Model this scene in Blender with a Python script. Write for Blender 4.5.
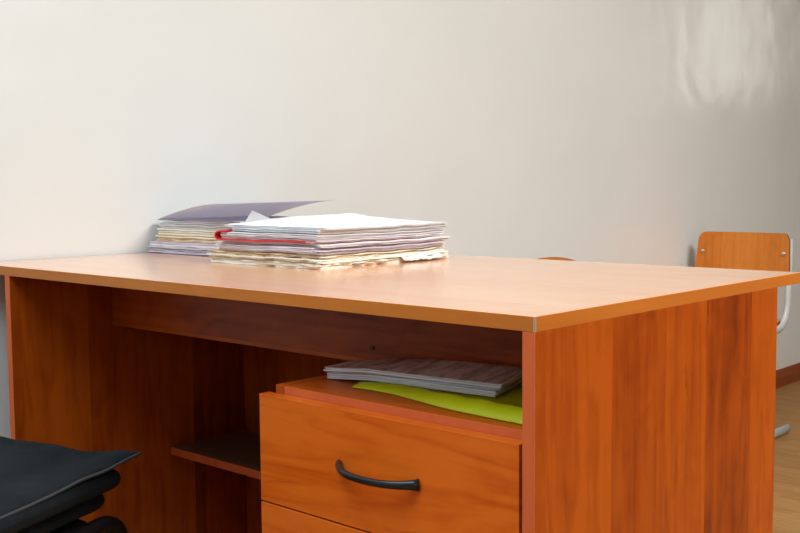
import bpy, bmesh, math, random
from mathutils import Vector, Matrix, noise

for o in list(bpy.data.objects):
    bpy.data.objects.remove(o, do_unlink=True)
scene = bpy.context.scene
COL = scene.collection
Z = 0.75                      # height of the desk top; floor is z = 0

# ------------------------------------------------------------------ camera
cam_d = bpy.data.cameras.new('camera')
cam = bpy.data.objects.new('camera', cam_d)
COL.objects.link(cam)
cam_d.sensor_width = 36.0
cam_d.lens = 1056.85 / 800 * 36
cam_d.clip_start = 0.05
cf = Vector((-0.67422, 0.73445, -0.07751))
cr = Vector((0.737066, 0.675773, -0.008076))
cu = Vector((-0.04645, 0.062576, 0.996959))
cam.matrix_world = Matrix(((cr.x, cu.x, -cf.x, 0.623), (cr.y, cu.y, -cf.y, -0.88185),
                           (cr.z, cu.z, -cf.z, 0.88591), (0, 0, 0, 1)))
scene.camera = cam

# ------------------------------------------------------------------ world, light, exposure
scene.view_settings.view_transform = 'Standard'
scene.view_settings.look = 'None'
scene.view_settings.gamma = 1.0
scene.view_settings.use_curve_mapping = False
scene.view_settings.exposure = 0.0
w = bpy.data.worlds.new('overcast_sky')
scene.world = w
w.use_nodes = True
w.node_tree.nodes['Background'].inputs[0].default_value = (0.85, 0.92, 1.0, 1)
w.node_tree.nodes['Background'].inputs[1].default_value = 1.0

XL, XR, YB, YF, HC = -1.237, 3.2, -3.2, 7.0, 2.9


def soft_light(name, loc, direction, sx, sy, power, col):
    d = bpy.data.lights.new(name, 'AREA')
    d.shape = 'RECTANGLE'
    d.size, d.size_y = sx, sy
    d.energy = power
    d.color = col
    o = bpy.data.objects.new(name, d)
    COL.objects.link(o)
    o.location = loc
    o.rotation_euler = Vector(direction).to_track_quat('-Z', 'Y').to_euler()
    return o


# daylight entering through the three windows of the room
W1 = (-0.9, 1.1, 0.95, 2.45)       # back wall  y = YB : x0, x1, z0, z1
W2 = (-2.4, -0.4, 0.95, 2.45)      # right wall x = XR : y0, y1, z0, z1
W3 = (0.42, 0.92, 1.50, 2.45)       # far wall   y = YF : x0, x1, z0, z1
soft_light('daylight_back_window', ((W1[0]+W1[1])/2, YB-0.06, 1.7), (0, 1, 0), 2.0, 1.5, 2.5, (0.93, 0.97, 1.0))
soft_light('daylight_side_window', (XR+0.06, (W2[0]+W2[1])/2, 1.7), (-1, 0, 0), 2.0, 1.5, 8, (0.95, 0.98, 1.0))
soft_light('daylight_far_window', ((W3[0]+W3[1])/2, YF+0.06, 1.95), (0, -1, 0), 0.5, 1.0, 6.5, (1.0, 0.97, 0.88))
# unseen area lights added under the ceiling, standing in for bounced flash
BOUNCE = (0.92, 0.97, 1.0)
soft_light('ceiling_bounce', (-0.1, -1.35, HC-.05), (0, 0, -1), 1.8, 1.4, 66, (0.76, 0.92, 1.0))
soft_light('ceiling_bounce', (1.6, 1.3, HC-.05), (0, 0, -1), 1.6, 1.4, 140, (1.0, .965, .92))
soft_light('ceiling_bounce', (1.5, 2.6, HC-.05), (0, 0, -1), 1.3, .5, 8, (1, .93, .84))


# ------------------------------------------------------------------ node helpers
def new_mat(name, col=(.8, .8, .8), rough=.5, spec=.5, metal=0.0, coat=0.0):
    m = bpy.data.materials.new(name)
    m.use_nodes = True
    b = m.node_tree.nodes['Principled BSDF']
    b.inputs['Base Color'].default_value = (*col, 1)
    b.inputs['Roughness'].default_value = rough
    b.inputs['Specular IOR Level'].default_value = spec
    b.inputs['Metallic'].default_value = metal
    b.inputs['Coat Weight'].default_value = coat
    b.inputs['Coat Roughness'].default_value = .15
    return m


def nd(m, t, **kw):
    n = m.node_tree.nodes.new(t)
    for k, v in kw.items():
        setattr(n, k, v)
    return n


def lk(m, a, b):
    m.node_tree.links.new(a, b)


def math_n(m, op, a, b=None):
    n = nd(m, 'ShaderNodeMath', operation=op)
    for i, v in enumerate((a, b)):
        if v is None:
            continue
        if isinstance(v, (int, float)):
            n.inputs[i].default_value = v
        else:
            lk(m, v, n.inputs[i])
    return n.outputs[0]


def ramp(m, fac, stops):
    n = nd(m, 'ShaderNodeValToRGB')
    e = n.color_ramp.elements
    while len(e) < len(stops):
        e.new(.5)
    for el, (p, c) in zip(e, stops):
        el.position = p
        el.color = (*c, 1)
    lk(m, fac, n.inputs[0])
    return n.outputs[0]


def mixc(m, fac, a, b, mode='MIX'):
    n = nd(m, 'ShaderNodeMix', data_type='RGBA', blend_type=mode)
    for s, v in ((n.inputs[0], fac), (n.inputs[6], a), (n.inputs[7], b)):
        if isinstance(v, (int, float)):
            s.default_value = v
        elif isinstance(v, tuple):
            s.default_value = (*v, 1)
        else:
            lk(m, v, s)
    return n.outputs[2]


def noise_n(m, vec, scale, detail=3, rough=.5, dist=0):
    n = nd(m, 'ShaderNodeTexNoise')
    n.inputs['Scale'].default_value = scale
    n.inputs['Detail'].default_value = detail
    n.inputs['Roughness'].default_value = rough
    n.inputs['Distortion'].default_value = dist
    lk(m, vec, n.inputs['Vector'])
    return n.outputs['Fac']


def scaled(m, vec, s, off=(0, 0, 0)):
    n = nd(m, 'ShaderNodeMapping')
    n.inputs['Scale'].default_value = s
    n.inputs['Location'].default_value = off
    lk(m, vec, n.inputs['Vector'])
    return n.outputs[0]


def wood(name, dark, mid, light, grain, across, stave=7.0, rough=.35, seed=0.0, tone=.55,
         figure=9.0, coat=0.0, spec=.22, fine=70, rg=.12, fk=.34):
    """laminate print: staves across, streaks along the grain, cathedral figure"""
    m = new_mat(name, mid, rough, spec, 0, coat)
    tc = nd(m, 'ShaderNodeTexCoord')
    sp = nd(m, 'ShaderNodeSeparateXYZ')
    lk(m, tc.outputs['Object'], sp.inputs[0])
    ax = {'x': 0, 'y': 1, 'z': 2}
    third = [a for a in 'xyz' if a not in (grain, across)][0]
    cb = nd(m, 'ShaderNodeCombineXYZ')
    lk(m, sp.outputs[ax[grain]], cb.inputs[0])
    lk(m, sp.outputs[ax[across]], cb.inputs[1])
    lk(m, sp.outputs[ax[third]], cb.inputs[2])
    v = scaled(m, cb.outputs[0], (1, 1, 1), (seed, seed * .7, 0))
    s2 = nd(m, 'ShaderNodeSeparateXYZ')
    lk(m, v, s2.inputs[0])
    vo = nd(m, 'ShaderNodeTexVoronoi', voronoi_dimensions='1D')
    vo.inputs['Scale'].default_value = stave
    lk(m, s2.outputs[1], vo.inputs['W'])
    sc = nd(m, 'ShaderNodeSeparateColor')
    lk(m, vo.outputs['Color'], sc.inputs[0])
    cell = sc.outputs[0]
    # shift the pattern per stave
    sh = nd(m, 'ShaderNodeCombineXYZ')
    lk(m, math_n(m, 'MULTIPLY', cell, 7.3), sh.inputs[0])
    lk(m, math_n(m, 'MULTIPLY', sc.outputs[1], 3.1), sh.inputs[2])
    ad = nd(m, 'ShaderNodeVectorMath', operation='ADD')
    lk(m, v, ad.inputs[0])
    lk(m, sh.outputs[0], ad.inputs[1])
    v2 = ad.outputs[0]
    streak = noise_n(m, scaled(m, v2, (2.2 * fine/70, fine, 6)), 1.0, 5, .6)
    broad = noise_n(m, scaled(m, v2, (1.3, figure, 1)), 1.0, 3, .5, .6)
    rings = math_n(m, 'ABSOLUTE', math_n(m, 'SINE', math_n(m, 'MULTIPLY', broad, 26.0)))
    fleck = noise_n(m, scaled(m, v2, (16, 22, 4)), 1.0, 3, .55, .8)
    f = math_n(m, 'MULTIPLY', cell, tone)
    f = math_n(m, 'ADD', f, math_n(m, 'MULTIPLY', streak, .45))
    f = math_n(m, 'ADD', f, math_n(m, 'MULTIPLY', broad, .5))
    f = math_n(m, 'ADD', f, math_n(m, 'MULTIPLY', rings, rg))
    f = math_n(m, 'ADD', f, math_n(m, 'MULTIPLY', fleck, fk))
    f = math_n(m, 'SUBTRACT', f, .12 + tone * .5 + (rg-.1)*.6 + (fk-.22)*.5)
    c = ramp(m, f, ((.22, dark), (.46, mid), (.72, light)))
    # occasional dark figure marks
    kn = noise_n(m, scaled(m, v2, (5, 26, 3)), 1.0, 4, .6, 1.2)
    kf = ramp(m, kn, ((.66, (0, 0, 0)), (.74, (1, 1, 1))))
    c = mixc(m, math_n(m, 'MULTIPLY', kf, .45), c, dark)
    lk(m, c, m.node_tree.nodes['Principled BSDF'].inputs['Base Color'])
    return m


# ------------------------------------------------------------------ materials
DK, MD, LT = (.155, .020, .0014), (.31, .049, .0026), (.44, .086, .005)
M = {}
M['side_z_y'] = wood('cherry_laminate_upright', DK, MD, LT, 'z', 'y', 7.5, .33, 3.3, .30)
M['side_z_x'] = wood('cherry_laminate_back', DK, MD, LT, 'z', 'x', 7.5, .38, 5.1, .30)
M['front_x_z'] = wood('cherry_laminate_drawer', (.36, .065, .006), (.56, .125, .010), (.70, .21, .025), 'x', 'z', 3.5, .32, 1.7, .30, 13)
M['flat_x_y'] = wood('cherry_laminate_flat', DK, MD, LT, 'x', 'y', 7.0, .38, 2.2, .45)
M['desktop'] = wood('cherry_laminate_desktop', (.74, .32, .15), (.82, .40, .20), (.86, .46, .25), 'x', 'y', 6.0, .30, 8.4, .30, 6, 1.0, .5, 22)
M['band_top'] = wood('edge_band_ochre', (.42, .118, .014), (.47, .140, .018), (.52, .165, .024), 'x', 'z', 2.0, .4, .3, .2)
M['band_red'] = wood('edge_band_red', (.50, .090, .024), (.56, .108, .030), (.60, .125, .036), 'z', 'x', 2.0, .45, .3, .2)
M['chip'] = new_mat('worn_board_edge', (.42, .29, .19), .7, .2)
M['screw'] = new_mat('dark_screw_cap', (.03, .012, .006), .5)
M['shelf_grey'] = new_mat('brown_shelf_laminate', (.16, .085, .045), .6)  # plain dark brown, less red than the other boards
M['blackmetal'] = new_mat('black_lacquered_metal', (.008, .009, .011), .30, .4)
M['blacktube'] = new_mat('black_painted_tube', (.008, .008, .009), .4, .3)
M['plywood'] = wood('varnished_plywood', (.50, .135, .016), (.60, .185, .024), (.68, .235, .036), 'z', 'x', 6, .3, .6, .25)
M['plyedge'] = new_mat('plywood_edge', (.16, .07, .025), .6)
M['greytube'] = new_mat('grey_painted_tube', (.50, .54, .56), .35)
M['rivet'] = new_mat('steel_rivet', (.62, .62, .60), .3, .5, .9)
M['seatblack'] = new_mat('black_seat_fabric', (.010, .010, .012), .9, .08)

# black cloth with a fine weave
m = new_mat('black_cotton', (.013, .016, .020), .9, .06)
tc = nd(m, 'ShaderNodeTexCoord')
n1 = noise_n(m, tc.outputs['Object'], 14, 4, .6)
lk(m, ramp(m, n1, ((.3, (.007, .009, .011)), (.7, (.014, .017, .021)))), m.node_tree.nodes['Principled BSDF'].inputs['Base Color'])
n2 = noise_n(m, tc.outputs['Object'], 900, 2, .5)
bp = nd(m, 'ShaderNodeBump')
bp.inputs['Strength'].default_value = .25
bp.inputs['Distance'].default_value = .001
lk(m, n2, bp.inputs['Height'])
lk(m, bp.outputs[0], m.node_tree.nodes['Principled BSDF'].inputs['Normal'])
m.node_tree.nodes['Principled BSDF'].inputs['Sheen Weight'].default_value = .02
M['cloth'] = m
M['hem'] = new_mat('grey_hem_stitching', (.045, .05, .055), .9, .1)

# glossy painted wall with uneven plaster
m = new_mat('painted_plaster', (.80, .79, .755), .20, .5)
tc = nd(m, 'ShaderNodeTexCoord')
n1 = noise_n(m, tc.outputs['Object'], 1.1, 3, .5)
lk(m, ramp(m, n1, ((.3, (.70, .73, .725)), (.7, (.75, .775, .77)))), m.node_tree.nodes['Principled BSDF'].inputs['Base Color'])
na = noise_n(m, tc.outputs['Object'], 6.0, 1.5, .4, .2)
nb = noise_n(m, tc.outputs['Object'], 60, 3, .55)
hh = math_n(m, 'ADD', math_n(m, 'MULTIPLY', na, 1.0), math_n(m, 'MULTIPLY', nb, .06))
bp = nd(m, 'ShaderNodeBump')
bp.inputs['Strength'].default_value = .8
bp.inputs['Distance'].default_value = .005
lk(m, hh, bp.inputs['Height'])
lk(m, bp.outputs[0], m.node_tree.nodes['Principled BSDF'].inputs['Normal'])
M['wall'] = m
M['wall_far'] = new_mat('dark_unseen_wall', (.26, .25, .22), .6)  # dark tone given to the unseen walls so they bounce less light
M['ceiling'] = new_mat('white_ceiling_paint', (.82, .82, .80), .8)
M['frame_white'] = new_mat('white_window_paint', (.8, .8, .78), .4)
M['baseboard'] = wood('brown_baseboard_wood', (.15, .032, .008), (.21, .048, .012), (.26, .065, .018), 'y', 'z', 3, .45, .2, .3)

# parquet print linoleum
m = new_mat('parquet_print_linoleum', (.5, .3, .14), .55, .2)
tc = nd(m, 'ShaderNodeTexCoord')
br = nd(m, 'ShaderNodeTexBrick', offset=.37)
br.inputs['Scale'].default_value = 1.0
br.inputs['Brick Width'].default_value = .24
br.inputs['Row Height'].default_value = .045
br.inputs['Mortar Size'].default_value = .0012
br.inputs['Color1'].default_value = (.25, .12, .034, 1)
br.inputs['Color2'].default_value = (.36, .19, .065, 1)
br.inputs['Mortar'].default_value = (.25, .13, .05, 1)
lk(m, tc.outputs['Object'], br.inputs['Vector'])
gr = noise_n(m, scaled(m, tc.outputs['Object'], (5, 70, 1)), 1, 4, .6)
lk(m, mixc(m, .5, br.outputs['Color'], ramp(m, gr, ((.3, (.21, .10, .028)), (.7, (.38, .21, .075))))),
   m.node_tree.nodes['Principled BSDF'].inputs['Base Color'])
M['floor'] = m


def paper(name, a, b, rough=.75):
    m = new_mat(name, a, rough, .3)
    tc = nd(m, 'ShaderNodeTexCoord')
    n = noise_n(m, tc.outputs['Object'], 22, 4, .6)
    lk(m, ramp(m, n, ((.35, a), (.65, b))), m.node_tree.nodes['Principled BSDF'].inputs['Base Color'])
    return m


M['white'] = paper('white_paper', (.70, .715, .75), (.76, .775, .80))
M['greyish'] = paper('grey_white_paper', (.52, .54, .57), (.68, .69, .71))
M['lilac'] = paper('lilac_paper', (.50, .46, .58), (.66, .63, .72))
M['cream'] = paper('cream_paper', (.80, .70, .52), (.86, .78, .62))
M['ivory'] = paper('ivory_paper', (.82, .78, .66), (.86, .84, .76))
M['tan'] = paper('tan_paper', (.42, .24, .10), (.72, .52, .30))
M['peach'] = paper('peach_paper', (.72, .44, .24), (.82, .60, .38))
M['pink'] = paper('faded_pink_card', (.55, .25, .27), (.68, .42, .42))
M['red'] = new_mat('red_plastic_card', (.62, .018, .030), .35)
M['violet'] = paper('violet_grey_card', (.62, .60, .67), (.68, .66, .72), .5)
for _nm in ('violet', 'white'):
    _m = M[_nm] if _nm == 'violet' else paper('thin_white_sheet', (.82, .82, .84), (.86, .86, .87))
    _b = _m.node_tree.nodes['Principled BSDF']
    _t = nd(_m, 'ShaderNodeBsdfTranslucent')
    _t.inputs[0].default_value = (.74, .71, .77, 1) if _nm == 'violet' else (.85, .85, .87, 1)
    _x = nd(_m, 'ShaderNodeMixShader')
    _x.inputs[0].default_value = .6
    lk(_m, _b.outputs[0], _x.inputs[1])
    lk(_m, _t.outputs[0], _x.inputs[2])
    lk(_m, _x.outputs[0], _m.node_tree.nodes['Material Output'].inputs[0])
    if _nm == 'white':
        M['thin_white'] = _m
M['navy'] = new_mat('navy_card', (.03, .035, .07), .5)
M['green'] = new_mat('lime_green_plastic', (.40, .43, .004), .4, .3)
M['lime'] = M['green']

# printed cover: blotchy text and picture print, the cubby's shade painted in as brown
m = new_mat('printed_page_in_shade', (.7, .66, .64), .5)
tc = nd(m, 'ShaderNodeTexCoord')
pn = noise_n(m, scaled(m, tc.outputs['Object'], (60, 18, 1)), 1, 4, .7)
pm = ramp(m, pn, ((.44, (.14, .08, .08)), (.55, (.52, .44, .43))))
pb = noise_n(m, tc.outputs['Object'], 13, 3, .6, .5)
pp = ramp(m, pb, ((.40, (.50, .42, .41)), (.56, (.38, .26, .24)), (.66, (.16, .02, .03))))
lk(m, mixc(m, .45, pm, pp), m.node_tree.nodes['Principled BSDF'].inputs['Base Color'])
M['print'] = m


# ------------------------------------------------------------------ mesh helpers
def obj(name, bm, mats, parent=None, loc=None, rotz=0, smooth=False):
    """one mesh object; mats is a material or list.  Vertices are given in parent space (or world)."""
    me = bpy.data.meshes.new(name)
    bmesh.ops.recalc_face_normals(bm, faces=bm.faces)
    if smooth:
        for f in bm.faces:
            f.smooth = True
    bm.to_mesh(me)
    bm.free()
    for mm in (mats if isinstance(mats, list) else [mats]):
        me.materials.append(mm)
    o = bpy.data.objects.new(name, me)
    COL.objects.link(o)
    if loc is not None:
        o.location = loc
    o.rotation_euler.z = rotz
    if parent is not None:
        o.parent = parent
    return o


def thing(name, label, cat, loc=(0, 0, 0), rotz=0, group=None):
    o = bpy.data.objects.new(name, None)
    o.empty_display_size = .05
    COL.objects.link(o)
    o.location = loc
    o.rotation_euler.z = rotz
    tag(o, label, cat, group)
    return o


def tag(o, label, cat, group=None):
    o['label'] = label
    o['category'] = cat
    if group:
        o['group'] = group


def structure(o, label):
    o['kind'] = 'structure'
    o['label'] = label
    return o


def add_box(bm, x0, x1, y0, y1, z0, z1, bev=0.0, seg=2):
    vs = [bm.verts.new(p) for p in ((x0, y0, z0), (x1, y0, z0), (x1, y1, z0), (x0, y1, z0),
                                    (x0, y0, z1), (x1, y0, z1), (x1, y1, z1), (x0, y1, z1))]
    fs = [bm.faces.new([vs[i] for i in q]) for q in
          ((0, 3, 2, 1), (4, 5, 6, 7), (0, 1, 5, 4), (1, 2, 6, 5), (2, 3, 7, 6), (3, 0, 4, 7))]
    if bev > 0:
        es = list({e for f in fs for e in f.edges})
        bmesh.ops.bevel(bm, geom=es, offset=bev, segments=seg, affect='EDGES', profile=.5)
    return vs


def board(name, x0, x1, y0, y1, z0, z1, mat, parent, bev=.0008):
    """box whose origin is its own centre, coordinates in parent space"""
    c = Vector(((x0+x1)/2, (y0+y1)/2, (z0+z1)/2))
    bm = bmesh.new()
    add_box(bm, x0-c.x, x1-c.x, y0-c.y, y1-c.y, z0-c.z, z1-c.z, bev)
    return obj(name, bm, mat, parent, c)


def add_tube(bm, pts, ra, rb=None, n=10, radii=None, side=None):
    """sweep an ellipse (ra along `side`, rb across) along pts; capped"""
    rb = rb or ra
    pts = [Vector(p) for p in pts]
    rings = []
    for i, p in enumerate(pts):
        t = (pts[min(i+1, len(pts)-1)] - pts[max(i-1, 0)]).normalized()
        if side is not None:
            a = Vector(side)
            a = (a - t * a.dot(t)).normalized()
        else:
            a = t.orthogonal().normalized() if i == 0 else (prev - t * prev.dot(t)).normalized()
        prev = a
        b = t.cross(a)
        k = radii[i] if radii else 1.0
        rings.append([bm.verts.new(p + a * (ra*k*math.cos(j*2*math.pi/n)) + b * (rb*k*math.sin(j*2*math.pi/n))) for j in range(n)])
    for r0, r1 in zip(rings, rings[1:]):
        for j in range(n):
            bm.faces.new((r0[j], r0[(j+1) % n], r1[(j+1) % n], r1[j]))
    bm.faces.new(rings[0][::-1])
    bm.faces.new(rings[-1])


def arc_path(pts, rad, n=6):
    """polyline with rounded corners"""
    pts = [Vector(p) for p in pts]
    out = [pts[0]]
    for a, b, c in zip(pts, pts[1:], pts[2:]):
        d0, d1 = (a-b), (c-b)
        r = min(rad, d0.length*.49, d1.length*.49)
        p0, p1 = b + d0.normalized()*r, b + d1.normalized()*r
        for i in range(n+1):
            t = i/n
            out.append(p0*(1-t)**2 + b*2*t*(1-t) + p1*t*t)
    out.append(pts[-1])
    return out


def add_slab(bm, pos, nu, nv, th, mat_top=0, mat_side=0, mat_bot=0):
    """closed slab: pos(u, v) -> top point; th (number or function u,v) is the thickness below"""
    top, bot = [], []
    for i in range(nu+1):
        rt, rb = [], []
        for j in range(nv+1):
            u, v = i/nu, j/nv
            p = Vector(pos(u, v))
            t = th(u, v) if callable(th) else th
            rt.append(bm.verts.new(p))
            rb.append(bm.verts.new(p - Vector((0, 0, t))))
        top.append(rt)
        bot.append(rb)
    def face(vs, mi):
        f = bm.faces.new(vs)
        f.material_index = mi
        f.smooth = True
    for i in range(nu):
        for j in range(nv):
            face((top[i][j], top[i+1][j], top[i+1][j+1], top[i][j+1]), mat_top)
            face((bot[i][j], bot[i][j+1], bot[i+1][j+1], bot[i+1][j]), mat_bot)
    for i in range(nu):
        for j in (0, nv):
            f = bm.faces.new((top[i][j], top[i+1][j], bot[i+1][j], bot[i][j]))
            f.material_index = mat_side
    for j in range(nv):
        for i in (0, nu):
            f = bm.faces.new((top[i][j], top[i][j+1], bot[i][j+1], bot[i][j]))
            f.material_index = mat_side


# ------------------------------------------------------------------ the room
def wall_with_hole(name, axis, at, a0, a1, hole, mat, label, thick=.12):
    bm = bmesh.new()
    h0, h1, z0, z1 = hole
    lo, hi = (at, at+thick) if at > 0 else (at-thick, at)
    for (p0, p1, q0, q1) in ((a0, h0, 0, HC), (h1, a1, 0, HC), (h0, h1, 0, z0), (h0, h1, z1, HC)):
        if axis == 'y':
            add_box(bm, p0, p1, lo, hi, q0, q1)
        else:
            add_box(bm, lo, hi, p0, p1, q0, q1)
    return structure(obj(name, bm, mat), label)


def window_frame(name, axis, at, hole, label):
    bm = bmesh.new()
    h0, h1, z0, z1 = hole
    t = .05
    mid = (h0+h1)/2
    s = 1 if at > 0 else -1
    lo, hi = sorted((at+s*.004, at+s*.05))
    for (p0, p1, q0, q1) in ((h0, h0+t, z0, z1), (h1-t, h1, z0, z1), (h0+t, h1-t, z0, z0+t), (h0+t, h1-t, z1-t, z1),
                             (mid-.03, mid+.03, z0+t, z1-t)):
        if axis == 'y':
            add_box(bm, p0, p1, lo, hi, q0, q1)
        else:
            add_box(bm, lo, hi, p0, p1, q0, q1)
    return structure(obj(name, bm, M['frame_white']), label)


bm = bmesh.new()
add_box(bm, XL-.12, XL, YB-.12, YF+.12, 0, HC)
structure(obj('wall_left', bm, M['wall']), 'off-white glossy painted wall with uneven plaster behind the desk')
wall_with_hole('wall_back', 'y', YB, XL, XR, W1, M['wall_far'], 'unseen wall, made dark grey to cut bounced light, with a window behind the viewer')
wall_with_hole('wall_right', 'x', XR, YB-.12, YF+.12, W2, M['wall_far'], 'unseen side wall, made dark grey to cut bounced light, with a window')
wall_with_hole('wall_front', 'y', YF, XL, XR, W3, M['wall_far'], 'unseen far wall, made dark grey to cut bounced light, with a narrow window')
window_frame('window_1', 'y', YB, W1, 'white painted window frame in the back wall')
window_frame('window_2', 'x', XR, W2, 'white painted window frame in the side wall')
window_frame('window_3', 'y', YF, W3, 'narrow white window frame in the far wall')
bm = bmesh.new()
add_box(bm, XL-.12, XR+.12, YB-.12, YF+.12, -.08, 0)
structure(obj('floor', bm, M['floor']), 'tan linoleum floor printed with parquet strips')
bm = bmesh.new()
add_box(bm, XL-.12, XR+.12, YB-.12, YF+.12, HC, HC+.08)
structure(obj('ceiling', bm, M['ceiling']), 'plain white ceiling')
bm = bmesh.new()
prof = [(XL, 0), (XL+.020, 0), (XL+.020, .038), (XL+.009, .072), (XL, .072)]
a = [bm.verts.new((x, YB, z)) for x, z in prof]
b = [bm.verts.new((x, YF, z)) for x, z in prof]
for i in range(5):
    bm.faces.new((a[i], a[(i+1) % 5], b[(i+1) % 5], b[i]))
bm.faces.new(a)
bm.faces.new(b[::-1])
structure(obj('baseboard_left', bm, M['baseboard']), 'brown wooden baseboard along the off-white wall')

# ------------------------------------------------------------------ the desk (local z = 0 is the desk top)
T, D, WD, P, DP = .0162, .6826, 1.232, .016, .600
LX = -1.1177                              # outer face of the far side panel
desk = thing('desk', 'cherry laminate desk with drawers and an open cubby, standing against the wall', 'desk', (0, 0, 0))


def dz(z):
    return Z + z


EB = .0012
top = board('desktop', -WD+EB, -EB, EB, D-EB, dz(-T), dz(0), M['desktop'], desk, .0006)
for (x0, x1, y0, y1) in ((-WD, -.003, 0, EB), (-WD+EB, -EB, D-EB, D), (-EB, 0, .003, D), (-WD, -WD+EB, EB, D)):
    e = board('edge_band', x0, x1, y0, y1, dz(-T), dz(-.0002), M['band_top'], desk, .0004)
    mw = e.matrix_basis.copy()
    e.parent = top
    e.matrix_basis = Matrix.Translation(-Vector(top.location)) @ mw
    e['label'] = 'ochre edge band of the desk top'
# worn corner where the bands meet
bm = bmesh.new()
add_tube(bm, [(-.0021, .0021, -T), (-.0021, .0021, -.0003)], .0020, n=12)
c = obj('worn_corner', bm, M['chip'], top, Vector((0, 0, Z)) - Vector(top.location))
c['label'] = 'pale worn corner of the edge band'


def side_panel(x0):
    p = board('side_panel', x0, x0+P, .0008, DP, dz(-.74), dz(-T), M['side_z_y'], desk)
    b = board('edge_band', x0, x0+P, 0.0, .0008, dz(-.74), dz(-T-.0002), M['band_red'], desk, .0002)
    mw = b.matrix_basis.copy()
    b.parent = p
    b.matrix_basis = Matrix.Translation(-Vector(p.location)) @ mw
    b['label'] = 'reddish edge band'
    for y in (.05, DP-.05):
        bm = bmesh.new()
        add_tube(bm, [(x0+P/2, y, .0), (x0+P/2, y, .0102)], .014, n=12)
        f = obj('foot_glide', bm, M['screw'], desk)
        f.parent = p
        f.location = -Vector(p.location)
    return p


side_panel(-P)
side_panel(LX)
XI = LX + P                               # inner face of the far side panel
apron = board('apron', XI, -P, .200, .216, dz(-.122), dz(-T), M['flat_x_y'], desk)
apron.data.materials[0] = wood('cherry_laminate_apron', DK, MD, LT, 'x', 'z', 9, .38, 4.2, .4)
bm = bmesh.new()
add_tube(bm, [(-.425, .2, dz(-.098)), (-.425, .198, dz(-.098))], .0035, n=10)
s = obj('screw_cap', bm, M['screw'], apron, -Vector(apron.location))
s['label'] = 'small dark screw cap'
board('back_panel', XI, -.4405, .511, .527, dz(-.66), dz(-T), M['side_z_x'], desk)
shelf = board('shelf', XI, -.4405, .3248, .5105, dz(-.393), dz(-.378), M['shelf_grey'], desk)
b = board('edge_band', XI, -.4405, .324, .3248, dz(-.393), dz(-.3782), M['band_red'], desk, .0002)
mw = b.matrix_basis.copy()
b.parent = shelf
b.matrix_basis = Matrix.Translation(-Vector(shelf.location)) @ mw

# drawer pedestal
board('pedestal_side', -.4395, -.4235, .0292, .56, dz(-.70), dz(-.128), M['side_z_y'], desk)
pt = board('pedestal_top', -.4225, -.0165, .0300, .199, dz(-.144), dz(-.1283), M['flat_x_y'], desk)
board('pedestal_back', -.4225, -.0165, .545, .559, dz(-.70), dz(-.145), M['side_z_x'], desk)
bb = board('edge_band', -.4225, -.0165, .0292, .0300, dz(-.144), dz(-.1285), M['band_red'], desk, .0002)
mw = bb.matrix_basis.copy()
bb.parent = pt
bb.matrix_basis = Matrix.Translation(-Vector(pt.location)) @ mw


def handle_bm():
    bm = bmesh.new()
    L = .0655
    pts, rad = [], []
    n = 26
    for i in range(n+1):
        t = i/n*2-1
        pts.append((L*t*(1.0), -.026*(1-abs(t)**2.6), -.001*(1-t*t)))
        rad.append(1.0 + .35*abs(t)**3 + .25*abs(t)**24)
    add_tube(bm, pts, .0047, .0034, 12, rad, side=(0, 0, 1))
    return bm


zt = -.1391
for k in range(3):
    z0 = zt - .1438
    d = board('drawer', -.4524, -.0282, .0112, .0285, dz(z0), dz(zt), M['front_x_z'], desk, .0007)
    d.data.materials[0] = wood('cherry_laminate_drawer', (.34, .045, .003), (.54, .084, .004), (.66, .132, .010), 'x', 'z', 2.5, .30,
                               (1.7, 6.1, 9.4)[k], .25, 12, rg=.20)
    h = obj('handle', handle_bm(), M['blackmetal'], d, Vector((-.2355, .0112, dz(zt-.0705))) - Vector(d.location), smooth=True)
    h['label'] = 'black bow handle'
    bm = bmesh.new()
    cx, cy, cz = d.location
    add_box(bm, -.415-cx, -.04-cx, .029-cy, .50-cy, dz(z0+.012)-cz, dz(zt-.03)-cz)
    obj('drawer_box', bm, M['chip'], d)
    zt = z0 - .0022

# ------------------------------------------------------------------ paper stacks
def rag(x, y, s, amp):
    return noise.noise(Vector((x*34, y*34, s*3.7)))*amp + noise.noise(Vector((x*120, y*120, s*9.1)))*amp*.5


def bundle_pages(bm, rect, rz, z0, z1, layers, zmap, ragged=.001, shift=.004, seed=0, n=(22, 22), fill=.84):
    """sheets between nominal levels z0..z1; each layer = (material index, thickness share)"""
    rnd = random.Random(seed)
    x0, x1, y0, y1 = rect
    tot = sum(t for _, t in layers)
    z = z0
    cx, cy = (x0+x1)/2, (y0+y1)/2
    for li, (mi, share) in enumerate(layers):
        th = (z1-z0)*share/tot
        ox, oy = rnd.uniform(-shift, shift), rnd.uniform(-shift, shift)
        ra = rz + rnd.uniform(-.6, .6)*shift*3
        ca, sa = math.cos(ra), math.sin(ra)
        sd = rnd.uniform(0, 50)
        zt_ = z + th
        calm = 0.0 if li in (0, len(layers)-1) else 1.0

        def pos(u, v):
            lx, ly = x0+(x1-x0)*u - cx, y0+(y1-y0)*v - cy
            if u in (0.0, 1.0):
                lx += rag(0, ly, sd, ragged) * 1.0
            if v in (0.0, 1.0):
                ly += rag(lx, 0, sd, ragged) * 1.0
            # slightly rounded corners
            X = cx + ca*lx - sa*ly + ox
            Y = cy + sa*lx + ca*ly + oy
            edge = max(abs(2*u-1), abs(2*v-1))
            wob = noise.noise(Vector((X*22, Y*22, sd)))*min(th, .003)*.45*(edge**3)*calm
            return (X, Y, zmap(zt_, X, Y) + wob - (1-fill)*th)
        add_slab(bm, pos, n[0], n[1], th*fill, mi, mi, mi)
        z += th


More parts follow.
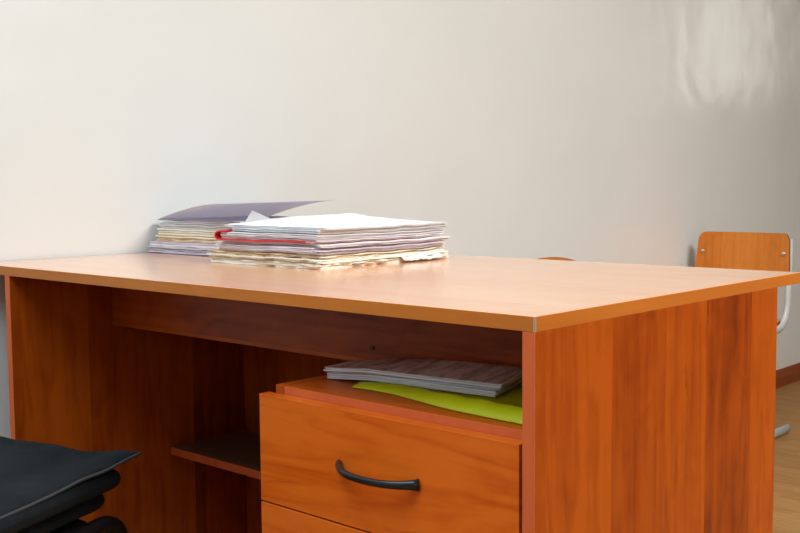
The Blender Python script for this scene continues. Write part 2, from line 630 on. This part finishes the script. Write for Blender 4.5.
def document(name, label, cat, group, rect, rz, z0, z1, layers, mats, zmap, ragged=.001, shift=.004, seed=0):
    o = thing(name, label, cat, (rect[0], rect[2], zmap(z0, rect[0], rect[2])), 0, group)
    bm = bmesh.new()
    bundle_pages(bm, rect, rz, z0, z1, layers, zmap, ragged, shift, seed)
    p = obj('pages', bm, mats, o, -Vector(o.location))
    return o, p


GA, GB, GC = 'papers in the pile against the wall', 'papers in the front pile on the desk', 'papers in the cubby'


def zB(z, x, y):
    u = min(1, max(0, (-.625-x)/.275))
    v = min(1, max(0, (y-.27)/.325))
    wv = noise.noise(Vector((x*17, y*17, z*16)))*.0032 + noise.noise(Vector((x*45, y*45, z*30)))*.0010
    return Z + z + (z/.067)*(.016*(u**1.5)*(v**1.2) + .004*math.sin(v*3.1)*u) + wv*min(1, z/.010)*.8


def zA(z, x, y):
    return Z + z + noise.noise(Vector((x*17, y*17, z*16+5)))*.0026*min(1, z/.010)*max(0, min(1, (.068-z)/.01))


R = (-.898, -.623, .277, .598)
document('paper_file', 'worn cream paper file with frayed edges, bottom of the front pile', 'file', GB,
         (R[0]-.002, R[1]+.004, R[2], R[3]), .0, 0.0004, .0165,
         [(0, 1), (1, .5), (0, .8), (2, .25), (0, 1), (0, .6)], [M['ivory'], M['cream'], M['tan']], zB, .009, .004, 11)
document('paper_file', 'tan and peach torn paper file just above the bottom file of the front pile', 'file', GB,
         (R[0]+.004, R[1]-.002, R[2]+.004, R[3]-.002), .015, .0168, .0235,
         [(0, .8), (1, .5), (2, .8), (0, .5), (1, .6)], [M['peach'], M['tan'], M['cream']], zB, .011, .005, 12)
document('document_bundle', 'lilac grey bundle of documents under the red folder', 'documents', GB,
         (R[0]+.020, R[1]+.002, R[2]+.002, R[3]), -.012, .0238, .0408,
         [(0, 1), (1, .6), (0, .6), (2, .25), (1, .8), (0, .8), (1, .7)], [M['lilac'], M['white'], M['pink']], zB, .0012, .006, 13)

# red folder: cover (bottom board + rounded spine + narrow top lip) with white pages inside
ro = thing('folder', 'red plastic folder stuffed with white sheets in the front pile', 'folder', (R[0], R[2], zB(.042, R[0], R[2])), 0, GB)
bm = bmesh.new()
sec = []
zlo, zhi = .0445, .0562
for i in range(9):
    a_ = math.pi/2 + math.pi*i/8
    sec.append((R[0]+.034+.010*math.cos(a_), (zlo+zhi)/2 + (zhi-zlo)/2*math.sin(a_)))
sec = [(R[0]+.052, zhi+.0004), (R[0]+.044, zhi+.0002)] + sec + [(R[0]+.06, zlo), (R[0]+.12, zlo), (R[0]+.20, zlo), (R[1]-.016, zlo), (R[1]-.003, zlo)]
NV = 16
th = .0024
rows = []
for k, off in enumerate((0, th)):
    for j in range(NV+1):
        y = R[2]-.008 + (R[3]-R[2]-.004)*j/NV
        row = []
        for q, (x, z) in enumerate(sec):
            px, pz = sec[max(q-1, 0)]
            nx, nz = sec[min(q+1, len(sec)-1)]
            t = Vector((nx-px, nz-pz)).normalized()
            nrm = Vector((-t.y, t.x))
            xx, zz = x - nrm.x*off, z - nrm.y*off
            row.append(bm.verts.new((xx, y + .0012*math.sin(x*60), zB(zz, xx, y))))
        rows.append(row)
A_, B_ = rows[:NV+1], rows[NV+1:]
for j in range(NV):
    for q in range(len(sec)-1):
        bm.faces.new((A_[j][q], A_[j][q+1], A_[j+1][q+1], A_[j+1][q]))
        bm.faces.new((B_[j][q], B_[j+1][q], B_[j+1][q+1], B_[j][q+1]))
    for q in (0, len(sec)-1):
        bm.faces.new((A_[j][q], A_[j+1][q], B_[j+1][q], B_[j][q]))
for j in (0, NV):
    for q in range(len(sec)-1):
        bm.faces.new((A_[j][q], B_[j][q], B_[j][q+1], A_[j][q+1]))
for f in bm.faces:
    if f.calc_center_median().x > R[1]-.017:
        f.material_index = 1
obj('cover', bm, [M['red'], M['pink']], ro, -Vector(ro.location))
bm = bmesh.new()
bundle_pages(bm, (R[0]+.0325, R[1]+.001, R[2]-.001, R[3]-.004), .004, .0450, .0555,
             [(0, 1), (1, .7), (0, .8), (2, .4), (0, 1), (1, .5), (0, .7)], zB, .0008, .0025, 21)
obj('pages', bm, [M['white'], M['greyish'], M['lilac']], ro, -Vector(ro.location))

document('document_bundle', 'grey and white bundle of office sheets near the top of the front pile', 'documents', GB,
         (R[0]+.060, R[1]+.005, R[2]+.004, R[3]+.002), -.006, .0565, .0635,
         [(1, 1), (0, .6), (1, .8), (0, .7), (1, .5)], [M['white'], M['greyish']], zB, .0010, .004, 14)
document('loose_sheet', 'blank white sheets lying on top of the front pile', 'paper', GB,
         (R[0]+.026, R[1]+.004, R[2]+.010, R[3]-.002), .012, .0640, .0668,
         [(0, 1), (0, .6), (1, .5), (0, .6)], [M['white'], M['greyish']], zB, .0008, .003, 15)
# torn cardboard scrap sticking out of the bottom file
bm = bmesh.new()
add_slab(bm, lambda u, v: (-.640+.034*u + rag(0, v, 3, .004)*(u == 1.0), .470+.105*v, Z+.0165 - .012*u*u + .003*noise.noise(Vector((u*5, v*9, 2)))),
         8, 18, .0012, 0, 1, 1)
sc_ = obj('torn_cardboard', bm, [M['white'], M['tan']], None)
tag(sc_, 'torn brown cardboard scrap with white top poking out of the front pile', 'cardboard', GB)

# the pile against the wall
RA = (-1.226, -.945, .380, .672)
document('document_bundle', 'lilac white bundle at the bottom of the pile against the wall', 'documents', GA,
         (RA[0], RA[1]+.01, RA[2]-.008, RA[3]), .0, .0004, .0235,
         [(2, .12), (0, .8), (1, .9), (2, .16), (0, .9), (1, 1), (0, .7)], [M['lilac'], M['white'], M['navy']], zA, .0015, .003, 31)
document('paper_file', 'buff file second from the bottom in the pile against the wall', 'file', GA,
         (RA[0]+.006, RA[1], RA[2]+.002, RA[3]), .0, .0240, .0365,
         [(1, .5), (0, 1), (1, .6), (0, .8), (2, .25)], [M['cream'], M['peach'], M['tan']], zA, .003, .003, 32)
document('paper_file', 'ivory file in the middle of the pile against the wall', 'file', GA,
         (RA[0]+.008, RA[1], RA[2]+.006, RA[3]), .0, .0370, .0500,
         [(0, 1), (1, .4), (0, .9), (2, .3), (0, .7)], [M['ivory'], M['cream'], M['greyish']], zA, .0015, .003, 33)
do, dp = document('document_bundle', 'grey white bundle with a bent up corner under the raised folder cover', 'documents', GA,
                  (RA[0]+.012, RA[1], RA[2]+.010, RA[3]), .0, .0505, .0655,
                  [(0, 1), (1, .6), (0, .7), (1, .8), (0, .5), (1, .4), (0, .6)], [M['white'], M['greyish']], zA, .0012, .004, 34)
bm = bmesh.new()
vs = [(-.940, .388, .0655), (-.938, .466, .0665), (-.962, .425, .0880)]
th_ = Vector((-.004, .004, 0))
q = [bm.verts.new(Vector(v) + Vector((0, 0, Z))) for v in vs[:3]]
q2 = [bm.verts.new(Vector(v) + Vector((0, 0, Z)) + th_) for v in vs[:3]]
bm.faces.new(q)
bm.faces.new(q2[::-1])
for i in range(3):
    bm.faces.new((q[i], q[(i+1) % 3], q2[(i+1) % 3], q2[i]))
bc = obj('bent_corner', bm, M['thin_white'], do, -Vector(do.location))
bc['label'] = 'white bent up sheet corner'

fo = thing('folder', 'violet grey card folder with its cover half raised on the pile against the wall', 'folder',
           (RA[0]+.002, RA[2], Z+.066), 0, GA)


def cov(u, v):
    f = math.sin(u*math.pi/2*.92)/math.sin(math.pi/2*.92)
    x = RA[0]+.003 + .274*u
    y = RA[2]+.010 - .052*u + .306*v - .010*u*v
    return (x, y, Z + .0685 + .0345*f + .002*v*u)


bm = bmesh.new()
add_slab(bm, cov, 20, 8, .0012)
obj('raised_cover', bm, M['violet'], fo, -Vector(fo.location))
bm = bmesh.new()
add_slab(bm, lambda u, v: (RA[0]+.003+.27*u, RA[2]+.012+.285*v, Z+.0672+.0006*math.sin(u*9)), 10, 8, .001)
obj('lower_cover', bm, M['lilac'], fo, -Vector(fo.location))

# ------------------------------------------------------------------ things in the cubby
CT = Z - .1283


def lift(x, y):
    return max(0, y-.105)*.15*min(1, max(0, (x+.42)/.15))


bm = bmesh.new()


def bag(u, v):
    x = -.345 + .326*u
    yf = .078 - .034*u + .010*math.sin(u*7)*(1-u)
    y = yf + (.196-yf)*v
    edge = min(1, min(v, 1.2-v)*7) ** .5 * min(1, u*9+.15) ** .6
    rim = math.exp(-((v-.13)/.12)**2)
    h = .0012 + (.0022 + .0115*rim*min(1, .25+u*1.1))*edge + .0032*noise.noise(Vector((x*45, y*45, 4.)))*rim + lift(x, y)
    h += max(0, v-.78)/.22*.022*min(1, max(0, (u-.66)/.1))
    return (x, y, CT + .0008 + h)


def bagth(u, v):
    return bag(u, v)[2] - (CT + .0006)


add_slab(bm, bag, 30, 16, bagth)
g = obj('plastic_folder', bm, M['green'], None, smooth=True)
tag(g, 'crumpled lime green plastic folder lying on the drawer unit', 'folder')


def zC(z, x, y):
    return CT + .0012 + z + .0056*min(1, max(0, (x+.41)/.07)) + lift(x, y)


RC = (-.416, -.138, .108, .176)
bk = [('booklet', 'white booklet lying directly on the lime green folder', (RC[0]-.002, RC[1]-.004, RC[2]+.002, RC[3]), -.03, 0.0, .0056, [(0, 1), (1, .3), (0, .7), (1, .25), (0, .6)], [M['white'], M['greyish']]),
      ('booklet', 'pink edged booklet in the middle of the cubby pile', (RC[0], RC[1]-.004, RC[2]+.004, RC[3]), .02, .0058, .0112, [(0, .8), (2, .4), (0, .5), (1, .25), (0, .6)], [M['white'], M['greyish'], M['pink']]),
      ('booklet', 'printed booklet with dark red marks on top of the cubby pile', (RC[0]-.004, RC[1], RC[2], RC[3]), .0, .0114, .0165, [(0, 1), (1, .3), (0, .7), (2, .15)], [M['white'], M['greyish'], M['print']])]
for i, (nm, lb, rc, rz, a0, a1, lay, mt) in enumerate(bk):
    document(nm, lb, 'booklet', GC, rc, rz + .085, a0, a1, lay, mt, zC, .001, .003, 50+i)

# ------------------------------------------------------------------ school chairs by the wall
def school_chair(label, loc, rotz, s, arch, width=.345):
    """faces local -y, backrest at y = 0, floor at z = 0"""
    t = thing('school_chair', label, 'chair', loc, rotz, 'school chairs by the wall')
    hw = width/2
    H = .705*s
    # backrest: curved plywood, rounded corners (grid mapped to a rounded rectangle)
    bm = bmesh.new()
    n = 28
    bh = .165
    def bpos(u, v, off):
        x = (u*2-1)*hw
        z = v*bh
        rr = .022
        # rounding of the corners
        ex = max(0, abs(x)-(hw-rr))
        lim = rr - math.sqrt(max(0, rr*rr-ex*ex))
        zl, zh = lim, bh-lim
        z = zl + (zh-zl)*v
        x *= 1 - .045*(v-.5)            # narrower at the top
        z = z - arch*(x/hw)**2*v
        y = -.022*(1-(x/hw)**2)*-1 + off + (z-bh/2)*.10
        return (x, y, H-bh+z)
    fr = [[bm.verts.new(bpos(i/n, j/8, 0)) for j in range(9)] for i in range(n+1)]
    bk_ = [[bm.verts.new(bpos(i/n, j/8, .010)) for j in range(9)] for i in range(n+1)]
    for i in range(n):
        for j in range(8):
            bm.faces.new((fr[i][j], fr[i+1][j], fr[i+1][j+1], fr[i][j+1]))
            bm.faces.new((bk_[i][j], bk_[i][j+1], bk_[i+1][j+1], bk_[i+1][j]))
    for i in range(n):
        for j in (0, 8):
            f = bm.faces.new((fr[i][j], fr[i+1][j], bk_[i+1][j], bk_[i][j]))
            f.material_index = 1
    for j in range(8):
        for i in (0, n):
            f = bm.faces.new((fr[i][j], fr[i][j+1], bk_[i][j+1], bk_[i][j]))
            f.material_index = 1
    br_ = obj('backrest', bm, [M['plywood'], M['plyedge']], t)
    for sx in (-1, 1):
        bm = bmesh.new()
        bmesh.ops.create_uvsphere(bm, u_segments=12, v_segments=8, radius=.0072)
        r_ = obj('rivet', bm, M['rivet'], br_, (sx*(hw-.022), .0035, H-.070), smooth=True)
        r_.scale = (1, .5, 1)
    # seat
    bm = bmesh.new()
    sz = .40*s
    add_slab(bm, lambda u, v: ((u*2-1)*(hw+.005)*(1-.10*abs(2*v-1)**4), -.40*s+.37*s*v, sz + .012 - .018*math.sin(v*3.1)*(1-(2*u-1)**2*.5) - (.02*(1-v*6)**2 if v < .167 else 0)),
             14, 14, .010, 0, 1, 0)
    obj('seat', bm, [M['plywood'], M['plyedge']], t)
    for sx in (-1, 1):
        bm = bmesh.new()
        x = sx*(hw-.011)
        path = [(x, .045, .0168), (x, -.40*s, .0168), (x, -.36*s, sz-.02), (x, .022, sz-.02), (x, .030, H-.02)]
        add_tube(bm, arc_path(path, .10, 8), .010, .0165, 12, side=(1, 0, 0))
        obj('side_frame', bm, M['greytube'], t, smooth=True)
    for (y, z) in ((-.30*s, sz-.022), (-.10*s, sz-.022)):
        bm = bmesh.new()
        add_tube(bm, [(-(hw-.012), y, z), ((hw-.012), y, z)], .009, n=10)
        obj('cross_bar', bm, M['greytube'], t, smooth=True)
    return t


school_chair('plywood school chair with two rivets, standing beyond the right end of the desk', (-1.017, 2.70, 0), 0, 1.0, .0, .344)
school_chair('school chair mostly hidden, only its plywood top edge showing above the desk', (-.985, 1.455, 0), 0, .975, .050, .33)

# ------------------------------------------------------------------ black chair with folded clothes
CH = thing('visitor_chair', 'black tubular chair in the lower left corner with clothes on its seat', 'chair', (-.77, -.31, 0), math.radians(22))
bm = bmesh.new()
SEAT = .430
def seat_pos(u, v):
    x, y = (u*2-1), (v*2-1)
    e = max(abs(x), abs(y))
    k = 1 - .06*(abs(x)**6*abs(y)**6)
    return (x*.160*k, y*.165*k, SEAT - .014*e**6)
add_slab(bm, seat_pos, 16, 16, .042)
obj('seat', bm, M['seatblack'], CH, smooth=False)
for sx in (-1, 1):
    bm = bmesh.new()
    x = sx*.186
    add_tube(bm, arc_path([(x, .175, .0), (x, .186, SEAT-.010), (x, -.23, SEAT-.020), (x*.9, -.30, .86)], .055, 8), .0125, n=12)
    obj('front_leg', bm, M['blacktube'], CH, smooth=True)
    bm = bmesh.new()
    add_tube(bm, [(x*.93, -.30, .0), (x*.93, -.235, SEAT-.03)], .0115, n=12)
    obj('rear_leg', bm, M['blacktube'], CH, smooth=True)
for y in (.12, -.14):
    bm = bmesh.new()
    add_tube(bm, [(-.22, y, SEAT-.047), (.22, y, SEAT-.047)], .009, n=10)
    obj('cross_bar', bm, M['blacktube'], CH, smooth=True)
bm = bmesh.new()
add_slab(bm, lambda u, v: ((u*2-1)*.21*(1-.2*abs(2*v-1)**3), -.245-.05*v - .03*(1-(2*u-1)**2), .60+.25*v), 12, 10, .03)
obj('backrest', bm, M['seatblack'], CH)

# folded garment: three soft layers, the top flap with a hemmed pointed corner
GT = thing('folded_trousers', 'folded black garment with a pale hem lying on the black chair', 'clothes', (-.77, -.31, SEAT), math.radians(22))
GZ = .002


def fold(x0, x1, y0, y1, z0, h, seed, corner=.0):
    """pillow like fold with rounded rim; local to GT"""
    bm = bmesh.new()
    nu, nv = 28, 28
    def top_(u, v):
        a, b = u*2-1, v*2-1
        # rounded rectangle
        x = (x0+x1)/2 + (x1-x0)/2*a
        y = (y0+y1)/2 + (y1-y0)/2*b
        da = min(1-abs(a), 1) * (x1-x0)/2
        db = min(1-abs(b), 1) * (y1-y0)/2
        r = h*.5
        k = min(1.0, min(da, db)/r)
        prof = math.sqrt(max(0, 1-(1-k)**2))
        wv = .004*noise.noise(Vector((x*9, y*9, seed))) * k
        return (x, y, z0 + h*.5 + h*.5*prof + wv)
    def thick(u, v):
        a, b = u*2-1, v*2-1
        da = (1-abs(a)) * (x1-x0)/2
        db = (1-abs(b)) * (y1-y0)/2
        k = min(1.0, min(da, db)/(h*.5))
        prof = math.sqrt(max(0, 1-(1-k)**2))
        wv = .004*noise.noise(Vector((((x0+x1)/2+(x1-x0)/2*a)*9, ((y0+y1)/2+(y1-y0)/2*b)*9, seed))) * k
        return h*prof + wv*.5 + .0005
    # denser sampling towards the rim
    def s_(t):
        return .5 - .5*math.cos(math.pi*t)
    add_slab(bm, lambda u, v: top_(s_(u), s_(v)), nu, nv, lambda u, v: thick(s_(u), s_(v)))
    return bm


obj('lower_fold', fold(-.20, .175, -.20, .165, GZ, .032, 3.1), M['cloth'], GT, smooth=True)
obj('middle_fold', fold(-.20, .198, -.205, .172, GZ+.030, .034, 7.7), M['cloth'], GT, smooth=True)


def flap(u, v):
    # u across (left -> right), v back -> front ; front right corner drawn out to a point
    x = -.215 + .405*u
    y = -.215 + .415*v
    c = (u**3)*(v**3)
    x += .018*c
    y += .006*c - .012*math.sin(u*5)*v*(1-c)
    z = GZ + .072 + .012*math.sin(u*2.9+.5)*(1-.3*v) + .006*noise.noise(Vector((x*8, y*8, 1.3))) + .0022*noise.noise(Vector((x*30, y*18, 4.3)))
    z -= .012*max(0, u-.75)*4*(1-v)          # right rim sags
    z += .006*c
    z += .045*max(0, .55-u)*v - .010*math.exp(-((u-.80)/.12)**2)*v
    return (x, y, z)


bm = bmesh.new()
add_slab(bm, flap, 36, 36, .0045)
fl = obj('top_flap', bm, M['cloth'], GT, smooth=False)
bm = bmesh.new()
hp = [Vector(flap(1.0, i/40)) + Vector((.0005, 0, -.0022)) for i in range(41)]
add_tube(bm, hp, .0030, .0022, 8)
hm = obj('hem', bm, M['hem'], fl, smooth=True)
hm['label'] = 'pale stitched hem'
